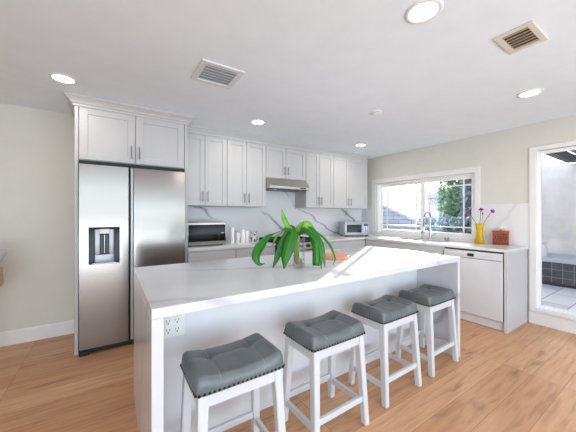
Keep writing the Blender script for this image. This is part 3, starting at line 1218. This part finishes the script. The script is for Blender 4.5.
mg = thing('mug', 'white mug with black leafy pattern next to the range', 'mug', (1.648, 3.40, Z), R(-20))
MB().lathe([(0, 0), (.036, 0), (.041, .006), (.045, .145), (.042, .145), (.038, .008), (0, .006)], n=32).build('body', patterned('black_botanical_print'), mg, 40)
hp = [(.040 + .03 * math.sin(a), 0, .052 + .032 * math.cos(a)) for a in [PI * k / 10 for k in range(11)]]
MB().tube(hp, .006, 10).build('handle', M['white_gloss'], mg, 60)

# toaster oven, set at an angle in the corner
to = thing('toaster_oven', 'silver toaster oven angled in the counter corner', 'toaster oven', (3.66, 3.43, Z), R(-24))
MB().box(-.225, .225, -.10, .17, .018, .255, .008, 3).build('body', M['silver'], to, 40)
d = MB().box(-.222, .105, -.118, -.10, .03, .245, .005).build('door', M['silver'], to, 40)
lab(MB().box(-.192, .082, -.121, -.117, .072, .205, .002).build('window', M['black'], d), 'black glass window')
m = MB()
m.cyl((-.19, -.14, .222), (.08, -.14, .222), .007)
for hx in (-.17, .06):
    m.cyl((hx, -.118, .222), (hx, -.14, .222), .005)
m.build('handle', M['chrome'], d, 40)
cpn = MB().box(.108, .222, -.116, -.10, .03, .245, .004).build('control_panel', M['silver'], to, 40)
lab(MB().box(.125, .205, -.1185, -.1155, .185, .225, .001).build('display', M['dark_grey'], cpn), 'dark display window')
for kz in (.15, .105, .06):
    MB().cyl((.165, -.116, kz), (.165, -.134, kz), .016, .013).build('knob', M['chrome'], cpn, 40)
f = [MB().box(fx - .02, fx + .02, fy - .015, fy + .015, 0, .02, .003).build('foot', M['black_matte'], to) for fx in (-.19, .19) for fy in (-.09, .14)]

# yellow hourglass vase with three flowers
def yellow_glass():
    m, nt, b, out = new_mat('yellow_glass')
    v = coords(nt)
    col = ramp(nt, noise(nt, v, 14, 2), [(0.3, lin((226, 196, 34))), (0.7, lin((240, 216, 70)))])
    nt.links.new(col, b.inputs['Base Color'])
    b.inputs['Roughness'].default_value = .08
    tr_ = nt.nodes.new('ShaderNodeBsdfTransparent')
    tr_.inputs[0].default_value = lin((250, 232, 110))
    mx = nt.nodes.new('ShaderNodeMixShader')
    mx.inputs[0].default_value = .55
    nt.links.new(b.outputs[0], mx.inputs[1]); nt.links.new(tr_.outputs[0], mx.inputs[2])
    nt.links.new(mx.outputs[0], out.inputs[0])
    return m


VX, VY = 4.075, 1.615
va = thing('flower_vase', 'yellow hourglass vase on the counter beside the window', 'vase', (VX, VY, Z))
MB().lathe([(0, 0), (.056, 0), (.059, .006), (.047, .06), (.039, .12), (.038, .17), (.044, .225), (.050, .262), (.047, .262), (.041, .225), (.035, .17), (.036, .12), (.044, .06), (.055, .012), (0, .010)], n=36).build('body', yellow_glass(), va, 50)
M['stem_green'] = paint('flower_stem', (92, 92, 62), 0.6)
M['stem_dark'] = paint('flower_stem_dark', (74, 60, 52), 0.6)
M['petal'] = leafy('magenta_petal', (190, 56, 186), (220, 110, 220), .3, .5, 60)
def flower(label, base, tip, r, tilt, mid):
    t = thing('flower', label, 'flower', (VX, VY, Z + .02), 0, 'purple flowers in the yellow vase')
    b0, t0 = Vector(base), Vector(tip)
    mid = Vector(mid)
    pts = [b0 * (1 - s) ** 2 + mid * 2 * s * (1 - s) + t0 * s * s for s in [k / 12 for k in range(13)]]
    MB().tube(pts, .0032, 8).build('stem', M['stem_dark'], t, 60)
    dn = (Vector((*tilt,))).normalized()
    q = dn.to_track_quat('Z', 'Y').to_matrix().to_4x4()
    m = MB()
    for ring, (n, el, ln) in enumerate(((11, 8, 1.0), (9, 38, .82), (6, 66, .6))):
        for k in range(n):
            an = 2 * PI * (k + ring * .4) / n
            bm_ = bmesh.new()
            P = []
            for s, wv in ((.08, .10), (.45, .24), (.8, .22), (1.0, .04)):
                rr = r * ln * s
                z = rr * math.tan(R(el)) * (.9 - .3 * s)
                P.append((bm_.verts.new((rr, -r * wv, z)), bm_.verts.new((rr, r * wv, z))))
            for A, B in zip(P, P[1:]):
                bm_.faces.new((A[0], B[0], B[1], A[1]))
            bm_.transform(Matrix.Translation(t0) @ q @ Matrix.Rotation(an, 4, 'Z'))
            m._merge(bm_)
    o = m.build('bloom', M['petal'], t)
    md = o.modifiers.new('thick', 'SOLIDIFY'); md.thickness = .0012
    lab(o, 'magenta bloom')
    MB().sphere(tuple(t0 - dn * .006), .010, (1, 1, 1.1), 10, 8).build('calyx', M['stem_green'], t, 60)


flower('magenta flower leaning left toward the window pane', (.025, -.03, 0), (-.01, .135, .385), .031, (-.7, .3, .35), (-.005, .018, .27))
flower('magenta flower standing tallest, straight above the vase', (-.01, .02, 0), (.01, -.012, .425), .032, (-.35, -.1, 1), (0, 0, .22))
flower('magenta flower leaning right toward the wall outlet', (-.02, .03, 0), (.03, -.13, .405), .030, (-.3, -.8, .5), (.015, -.02, .268))
# a bud on a short stem
t = thing('flower_bud', 'thin stem with small dark bud between the magenta flowers', 'flower', (VX, VY, Z + .02))
MB().tube([(.0, -.01, 0), (.005, -.02, .2), (.0, -.035, .37)], .0022, 6).build('stem', M['stem_green'], t, 60)
MB().sphere((0, -.035, .378), .008, (1, 1, 1.6), 10, 8).build('bud', M['stem_dark'], t, 60)

# carved wooden box
def carved():
    m, nt, b, out = new_mat('carved_wood')
    v = coords(nt, (1, 1, 3))
    col = ramp(nt, noise(nt, v, 16, 5, .6, .8), [(0.32, lin((104, 46, 22))), (0.52, lin((158, 72, 34))), (0.72, lin((180, 92, 46)))])
    nt.links.new(col, b.inputs['Base Color'])
    b.inputs['Roughness'].default_value = .35
    return m


M['redwood'] = carved()
bx = thing('wooden_box', 'reddish brown carved wooden box on the counter by the wall', 'box', (4.165, 1.415, Z), R(-74))
MB().box(-.082, .082, -.05, .05, 0, .150, .005).build('body', M['redwood'], bx)
MB().box(-.086, .086, -.054, .054, .151, .180, .006).build('lid', M['redwood'], bx)
m = MB()
for k in range(5):
    xx = -.056 + .028 * k
    m.tube([(xx - .010, -.052, .05), (xx - .004, -.052, .075), (xx + .008, -.052, .082), (xx + .004, -.052, .105), (xx - .008, -.052, .115)], .0062, 6)
m.box(-.074, .074, -.053, -.049, .020, .026)
m.box(-.074, .074, -.053, -.049, .132, .138)
lab(m.build('carving', paint('dark_carving', (66, 28, 16), .45), bx), 'dark carved scroll front')
MB().sphere((0, -.004, .186), .008, (1, 1, 1), 10, 8).build('knob', M['nail'], bx, 60)

# wall outlet on the right backsplash
ot = thing('wall_outlet', 'white outlet plate on the right wall above the wooden box', 'outlet', (XR - .0145, 1.40, 1.09))
MB().box(-.006, 0, -.036, .036, -.058, .058, .002).build('plate', M['white_plastic'], ot)
MB().box(-.008, -.0055, -.017, .017, -.034, .034, .002).build('socket', M['white_plastic'], ot)
for cz in (-.017, .017):
    for cy in (-.008, .005):
        MB().box(-.0088, -.0078, cy, cy + .003, cz, cz + .010).build('socket_slot', M['black_matte'], ot)

# outlets on the back splash
# round wooden board on the island
M['board'] = paint('rosy_maple', (222, 168, 128), .45, var=.08)
cb = thing('serving_board', 'round rosy wood serving board on the island beside the plant', 'cutting board', (1.655, 1.79, Z))
MB().lathe([(0, 0), (.125, 0), (.130, .004), (.130, .020), (.126, .024), (0, .024)], n=48).build('board', M['board'], cb, 40)
lab(MB().lathe([(0, .0245), (.118, .0245), (.121, .027), (.118, .030), (0, .030)], n=48).build('inlay', paint('coral_inlay', (232, 150, 118), .5, var=.06), cb, 40), 'coral coloured top')


# ------------------------------------------------------------------ potted plant on the island
PL = thing('potted_plant', 'green strap-leaved plant in a clear glass jar on the island', 'plant', (1.130, 1.617, Z), -YAW)
MB().lathe([(0, 0), (.040, 0), (.046, .006), (.046, .05), (.044, .12), (.046, .20), (.048, .215), (.045, .215), (.041, .12), (.043, .05), (.042, .010), (0, .008)], n=36).build('jar', M['jar_glass'], PL, 50).location = (.014, 0, 0)
pb = MB()
rnd = random.Random(3)
for k in range(70):
    a, rr = rnd.uniform(0, 2 * PI), .034 * math.sqrt(rnd.random())
    pb.sphere((.014 + rr * math.cos(a), rr * math.sin(a), .015 + rnd.random() * .045), rnd.uniform(.005, .009), (1, 1.2, .8), 8, 6)
tag(pb.build('pebbles', paint('river_pebble', (176, 166, 132), .5, var=.3), PL, 60), 'pale pebbles and roots in the jar', None, None, 'stuff')
sm_ = MB()
for k in range(7):
    a = 2 * PI * k / 7
    sm_.tube([(.02 * math.cos(a), .02 * math.sin(a), .05), (.012 * math.cos(a + .5), .012 * math.sin(a + .5), .14), (.018 * math.cos(a), .018 * math.sin(a), .25)], [.004, .006, .006], 8)
sm_.build('stem', leafy('plant_stem', (120, 150, 60), (156, 172, 84), .1, .5), PL, 60)


def plant_green(name, a, b_, c_):
    m, nt, b, out = new_mat(name)
    tc = nt.nodes.new('ShaderNodeTexCoord')
    uv = nt.nodes.new('ShaderNodeSeparateXYZ')
    nt.links.new(tc.outputs['UV'], uv.inputs[0])
    sb = nt.nodes.new('ShaderNodeMath'); sb.operation = 'SUBTRACT'; sb.inputs[1].default_value = .5
    nt.links.new(uv.outputs[0], sb.inputs[0])
    ab = nt.nodes.new('ShaderNodeMath'); ab.operation = 'ABSOLUTE'
    nt.links.new(sb.outputs[0], ab.inputs[0])
    mid = ramp(nt, ab.outputs[0], [(0.0, lin(c_)), (0.06, lin(b_)), (0.5, lin(a))])
    n = noise(nt, tc.outputs['Object'], 22, 3)
    f = ramp(nt, n, [(0.3, (.82, .85, .8, 1)), (0.7, (1.1, 1.1, 1.05, 1))])
    col = mixc(nt, 1.0, mid, f, 'MULTIPLY')
    nt.links.new(col, b.inputs['Base Color'])
    b.inputs['Roughness'].default_value = .3
    tl = nt.nodes.new('ShaderNodeBsdfTranslucent')
    nt.links.new(col, tl.inputs[0])
    mx = nt.nodes.new('ShaderNodeMixShader'); mx.inputs[0].default_value = .3
    nt.links.new(b.outputs[0], mx.inputs[1]); nt.links.new(tl.outputs[0], mx.inputs[2])
    nt.links.new(mx.outputs[0], out.inputs[0])
    return m


M['leaf_dark'] = plant_green('leaf_green', (36, 112, 26), (52, 134, 34), (84, 158, 56))
M['leaf_light'] = plant_green('leaf_fresh_green', (112, 188, 50), (128, 198, 62), (182, 220, 110))


def spline(pts, n):
    P = [Vector(p) for p in pts]
    P = [P[0] * 2 - P[1]] + P + [P[-1] * 2 - P[-2]]
    out = []
    m = len(pts) - 1
    for k in range(n + 1):
        s = k / n * m
        i = min(int(s), m - 1)
        f = s - i
        a, b, c, d = P[i], P[i + 1], P[i + 2], P[i + 3]
        out.append(.5 * ((2 * b) + (c - a) * f + (2 * a - 5 * b + 4 * c - d) * f * f + (3 * b - a - 3 * c + d) * f ** 3))
    return out


def lerp_list(v, s):
    m = len(v) - 1
    x = s * m
    i = min(int(x), m - 1)
    return v[i] + (v[i + 1] - v[i]) * (x - i)


def leaf(pts, widths, mat, across=None, fold=.22, n=26):
    """a bent strap leaf: local x right, y away from the viewer side, z up"""
    C = spline(pts, n)
    b = bmesh.new()
    uvl = b.loops.layers.uv.new('UVMap')
    rows = []
    K = 6
    for i, p in enumerate(C):
        d = (C[min(i + 1, n)] - C[max(i - 1, 0)]).normalized()
        a = Vector(across) if across else Vector((1, 0, 0))
        a = a - d * a.dot(d)
        if a.length < .15:
            a = Vector((0, 1, 0)) - d * d.y
        a.normalize()
        nn = a.cross(d)
        w_ = lerp_list(widths, i / n) / 2
        row = []
        for k in range(K + 1):
            u = -1 + 2 * k / K
            row.append((b.verts.new(p + a * (u * w_) + nn * (fold * w_ * (abs(u) ** 1.4))), (k / K, i / n)))
        rows.append(row)
    for r0, r1 in zip(rows, rows[1:]):
        for k in range(K):
            q = (r0[k], r0[k + 1], r1[k + 1], r1[k])
            f = b.faces.new([x[0] for x in q])
            for lp, x in zip(f.loops, q):
                lp[uvl].uv = x[1]
    m = MB()
    m._merge(b)
    o = m.build('leaf', mat, PL, 80)
    md = o.modifiers.new('thick', 'SOLIDIFY')
    md.thickness = .0022
    md.offset = 0
    return o


LV = [
    ([(-.005, 0, .235), (-.058, -.01, .277), (-.13, -.02, .255), (-.20, -.04, .218), (-.258, -.05, .15), (-.288, -.055, .085), (-.268, -.05, .032), (-.228, -.04, .034)], [.012, .014, .02, .055, .084, .066, .026, .004], 'leaf_dark', (.8, .5, .35)),
    ([(-.003, -.01, .235), (-.022, -.05, .262), (-.050, -.10, .20), (-.078, -.13, .10), (-.090, -.135, .012)], [.03, .07, .086, .07, .006], 'leaf_dark', (1, -.1, 0)),
    ([(-.01, -.01, .235), (-.06, -.03, .255), (-.10, -.05, .19), (-.135, -.07, .09), (-.168, -.085, .012)], [.02, .04, .05, .046, .008], 'leaf_dark', (.9, .3, .3)),
    ([(-.01, .01, .24), (-.08, .02, .262), (-.14, .03, .225), (-.182, .03, .150)], [.012, .022, .034, .004], 'leaf_light', (.7, .4, .5)),
    ([(-.02, .01, .24), (-.06, .02, .29), (-.09, .03, .345), (-.110, .035, .425)], [.016, .034, .036, .004], 'leaf_light', (1, 0, .2)),
    ([(.015, -.01, .235), (.062, -.03, .285), (.112, -.06, .245), (.135, -.085, .155), (.130, -.10, .028)], [.02, .05, .066, .064, .046], 'leaf_dark', (1, -.2, 0)),
    ([(.015, .01, .24), (.05, .03, .305), (.095, .04, .302), (.148, .05, .24)], [.022, .052, .06, .01], 'leaf_light', (.5, .5, .7)),
    ([(.02, .0, .235), (.11, -.01, .265), (.187, -.02, .222), (.245, -.03, .15), (.274, -.035, .065), (.258, -.035, .018)], [.012, .016, .022, .022, .016, .003], 'leaf_dark', (.6, .6, .3)),
    ([(.015, -.01, .235), (.10, -.03, .262), (.168, -.05, .19), (.186, -.06, .10), (.196, -.065, .008)], [.014, .03, .036, .03, .004], 'leaf_dark', (.9, .3, .2)),
    ([(.012, -.02, .235), (.085, -.06, .245), (.145, -.085, .17), (.162, -.10, .09), (.166, -.105, .008)], [.014, .026, .03, .024, .004], 'leaf_dark', (.9, -.2, .2)),
    ([(.0, .01, .235), (.012, .02, .28), (.032, .025, .325)], [.02, .044, .012], 'leaf_light', (.9, .2, .3)),
    ([(.005, -.015, .235), (.02, -.03, .275), (.055, -.05, .30), (.075, -.07, .285)], [.02, .04, .04, .01], 'leaf_light', (.6, .7, .3)),
    ([(-.005, .02, .235), (-.03, .05, .285), (-.075, .08, .285), (-.125, .11, .22)], [.016, .036, .04, .006], 'leaf_dark', (.5, .7, .3)),
]
for p, wd, mt, ac in LV:
    leaf(p, [q * 1.04 for q in wd], M[mt], ac)

# ------------------------------------------------------------------ planter on a stand at the left edge
pt = thing('planter_bowl', 'white tapered planter bowl on tan stand at the left edge', 'planter', (-.985, 3.32, 0))
lab(MB().lathe([(0, .83), (.15, .83), (.160, .84), (.220, .965), (.224, .985), (.210, .985), (.15, .86), (0, .85)], n=44).build('bowl', M['white_gloss'], pt, 50), 'white tapered bowl')
lab(MB().lathe([(0, 0), (.15, 0), (.15, .02), (.06, .05), (.045, .4), (.06, .60), (.19, .68), (.20, .70), (.19, .828), (0, .828)], n=36).build('stand', paint('tan_wood', (196, 170, 136), .5, var=.1), pt, 50), 'tan wooden pedestal')

# ------------------------------------------------------------------ outside
M['paver'] = blocks('patio_paver', (196, 198, 206), (150, 152, 158), .6, .6, .008)
mt, nt, b, out = new_mat('patio_paving')
v = coords(nt)
br = nt.nodes.new('ShaderNodeTexBrick')
br.inputs['Scale'].default_value = 1.0
br.inputs['Brick Width'].default_value = .7
br.inputs['Row Height'].default_value = .35
br.inputs['Mortar Size'].default_value = .008
br.inputs['Color1'].default_value = lin((206, 208, 214)); br.inputs['Color2'].default_value = lin((176, 178, 186)); br.inputs['Mortar'].default_value = lin((130, 132, 138))
nt.links.new(v, br.inputs['Vector'])
nt.links.new(br.outputs['Color'], b.inputs['Base Color'])
b.inputs['Roughness'].default_value = .8
gr = MB().box(XR + .16, 30, -20, 30, -.14, -.04).build('ground', mt)
tag(gr, 'pale paved patio ground outside the windows', 'ground', None, 'structure')

M['block'] = blocks('grey_block', (150, 152, 162), (96, 98, 108), .40, .115, .010, 14)
gw = MB().prism([(4.05, -.04), (6.6, -.04), (6.6, 1.78), (6.1, 1.74), (5.5, 1.60), (4.9, 1.33), (4.3, 1.07), (4.05, 1.0)], 'x', 7.1, 7.3).build('garden_wall', M['block'])
tag(gw, 'grey block garden wall with sloping top outside the left pane', 'garden wall')

fn = thing('garden_fence', 'bright white board fence behind the block wall', 'fence', (9.2, 6.6, -.04))
m = MB()
for k in range(14):
    m.box(9.18, 9.205, 5.3, 9.6, .02 + k * .155, .02 + k * .155 + .147, .003, 1)
m.build('board', M['vinyl'], fn, world=True)
for yy in (5.35, 6.75, 8.15, 9.55):
    MB().box(9.205, 9.30, yy - .05, yy + .05, -.04, 2.22, .004, 1).build('post', M['vinyl'], fn, world=True)

nh_ = thing('neighbour_house', 'grey neighbouring house with hipped roof behind the shrubs', 'house', (12.5, 5.2, -.04))
MB().box(11.5, 14.5, 2.2, 6.7, -.04, 2.0).build('wall', paint('grey_siding', (150, 152, 160), .8), nh_, world=True)
rb = bmesh.new()
bs = [rb.verts.new(p) for p in ((11.1, 1.8, 2.0), (14.9, 1.8, 2.0), (14.9, 7.1, 2.0), (11.1, 7.1, 2.0))]
tp = [rb.verts.new(p) for p in ((13.0, 3.6, 2.75), (13.0, 5.3, 2.75))]
for f_ in ((bs[0], bs[1], tp[0]), (bs[1], bs[2], tp[1], tp[0]), (bs[2], bs[3], tp[1]), (bs[3], bs[0], tp[0], tp[1]), (bs[3], bs[2], bs[1], bs[0])):
    rb.faces.new(f_)
bmesh.ops.recalc_face_normals(rb, faces=rb.faces)
m = MB(); m._merge(rb)
m.build('roof', paint('grey_shingle', (138, 138, 146), .9, var=.12), nh_, world=True)
MB().box(11.47, 11.5, 3.4, 4.4, .9, 1.7).build('window', M['dark_grey'], nh_, world=True)


def shrub(label, x, y, z0, z1, rx, ry, n, mat, seed, size=.07, cat='shrub', name='garden_shrub'):
    t = thing(name, label, cat, (x, y, -.04), 0, 'shrubs outside the sink window')
    rn = random.Random(seed)
    b = bmesh.new()
    zc, rz_ = (z0 + z1) / 2, (z1 - z0) / 2
    for k in range(n):
        while True:
            p = Vector((rn.uniform(-1, 1), rn.uniform(-1, 1), rn.uniform(-1, 1)))
            if .25 < p.length < 1:
                break
        q = Vector((p.x * rx, p.y * ry, zc + .04 + p.z * rz_))
        s = size * rn.uniform(.6, 1.25)
        mat_ = Matrix.Translation(q) @ Matrix.Rotation(rn.uniform(0, 2 * PI), 4, 'Z') @ Matrix.Rotation(rn.uniform(-.9, 1.3), 4, 'X') @ Matrix.Rotation(rn.uniform(-.8, .8), 4, 'Y')
        P = [b.verts.new(mat_ @ Vector(c)) for c in ((0, -s, 0), (.42 * s, -.2 * s, .12 * s), (.36 * s, .5 * s, .1 * s), (0, s, -.1 * s), (-.36 * s, .5 * s, .1 * s), (-.42 * s, -.2 * s, .12 * s), (0, .1 * s, 0))]
        for i in range(6):
            b.faces.new((P[6], P[i], P[(i + 1) % 6]))
    m = MB(); m._merge(b)
    tag(m.build('foliage', mat, t), None, None, None, 'stuff')
    m = MB()
    for k in range(6):
        a = 2 * PI * k / 6 + rn.random()
        m.tube([(0.03 * math.cos(a), .03 * math.sin(a), 0), (.2 * rx * math.cos(a), .2 * ry * math.sin(a), zc * .6), (.6 * rx * math.cos(a), .6 * ry * math.sin(a), zc + .5 * rz_)], [.022, .016, .006], 6)
    m.build('stem', M['bark'], t)
    return t


M['bark'] = paint('bark', (104, 84, 66), .9, var=.2)
lf1 = leafy('shrub_leaf_dark', (60, 88, 92), (150, 172, 178), .25, .3, 14)
lf2 = leafy('shrub_leaf_green', (74, 116, 80), (150, 184, 150), .3, .3, 14)
lf3 = leafy('shrub_leaf_silver', (120, 146, 156), (196, 210, 220), .3, .3, 14)
shrub('dark leafy shrub low outside the right pane', 6.05, 2.72, .2, 1.25, .42, .50, 1700, lf1, 1)
shrub('bright green bushy tree filling the upper right pane', 8.3, 3.75, .7, 3.0, .62, .60, 2400, lf2, 2, .08)
shrub('silvery leafed shrub in the middle of the right pane', 7.3, 3.62, .1, 1.3, .36, .40, 1500, lf3, 3)
shrub('dark tall hedge shrub at the right edge of the right pane', 7.15, 2.78, .3, 2.9, .55, .42, 2400, lf1, 4, .085)
shrub('pale small shrub just right of the window mullion', 8.6, 4.85, .0, 1.25, .45, .45, 1300, lf3, 5)

# stucco patio wall, planter ledge and patio cover seen through the tall window
st = paint('grey_stucco', (222, 216, 212), .9, var=.06, bscale=60, bstr=.5)
pw = MB().box(7.8, 8.0, -4, 2.25, -.04, 2.34).build('patio_wall', st)
tag(pw, 'pale grey stucco patio wall beyond the tall window', 'wall')
pl = thing('tiled_planter', 'low raised bed faced with dark tiles along the patio wall', 'planter', (7.35, .2, -.04))
MB().box(7.02, 7.75, -3.6, 2.0, -.04, .40).build('tiled_front', blocks('dark_tile', (74, 76, 82), (128, 130, 136), .15, .15, .005, 14, 0.0), pl, world=True)
lab(MB().box(6.96, 7.79, -3.62, 2.02, .40, .485, .008).build('cap', paint('pale_cap', (172, 176, 186), .6), pl, world=True), 'pale stone cap')
lab(MB().box(6.99, 7.02, -3.6, 2.0, -.04, .015).build('base_strip', M['black_matte'], pl, world=True), 'black strip at the ground')
wbt = thing('ledge_bottle_shape', 'small white bottle shape on the patio ledge', 'bottle', (7.12, 1.72, .486))
MB().lathe([(0, 0), (.055, 0), (.06, .02), (.06, .15), (.035, .2), (.03, .24), (0, .24)], n=24).build('body', M['white_gloss'], wbt, 40)  # plain white bottle shape on the ledge cap
MB().lathe([(0, .241), (.034, .241), (.06, .27), (.06, .30), (0, .30)], n=24).build('cap', M['white_gloss'], wbt, 40)
mb_ = MB().box(7.77, 7.799, 1.18, 1.45, .86, 1.16, .004).build('pale_wall_square', paint('cream_surface', (226, 222, 206), .5))  # thin cream square set against the patio wall
tag(mb_, 'cream square on the patio wall', 'panel')
pc = thing('patio_cover', 'grey patio cover with dark edge rafter above the patio', 'patio cover', (6.2, -1, 2.3))
MB().box(4.72, 7.5, -4, 1.34, 2.46, 2.52).build('roof_panel', paint('cover_grey', (160, 162, 172), .8), pc, world=True)
for yy in (1.40, .5, -.4, -1.3, -2.2):
    lab(MB().box(4.75, 7.45, yy - .05, yy + .05, 2.30, 2.455, .004).build('rafter', paint('rafter_dark', (92, 94, 100), .7), pc, world=True), 'dark grey rafter')
MB().box(7.45, 7.79, -4, 1.45, 2.345, 2.455, .004).build('beam', paint('beam_grey', (150, 152, 160), .7), pc, world=True)
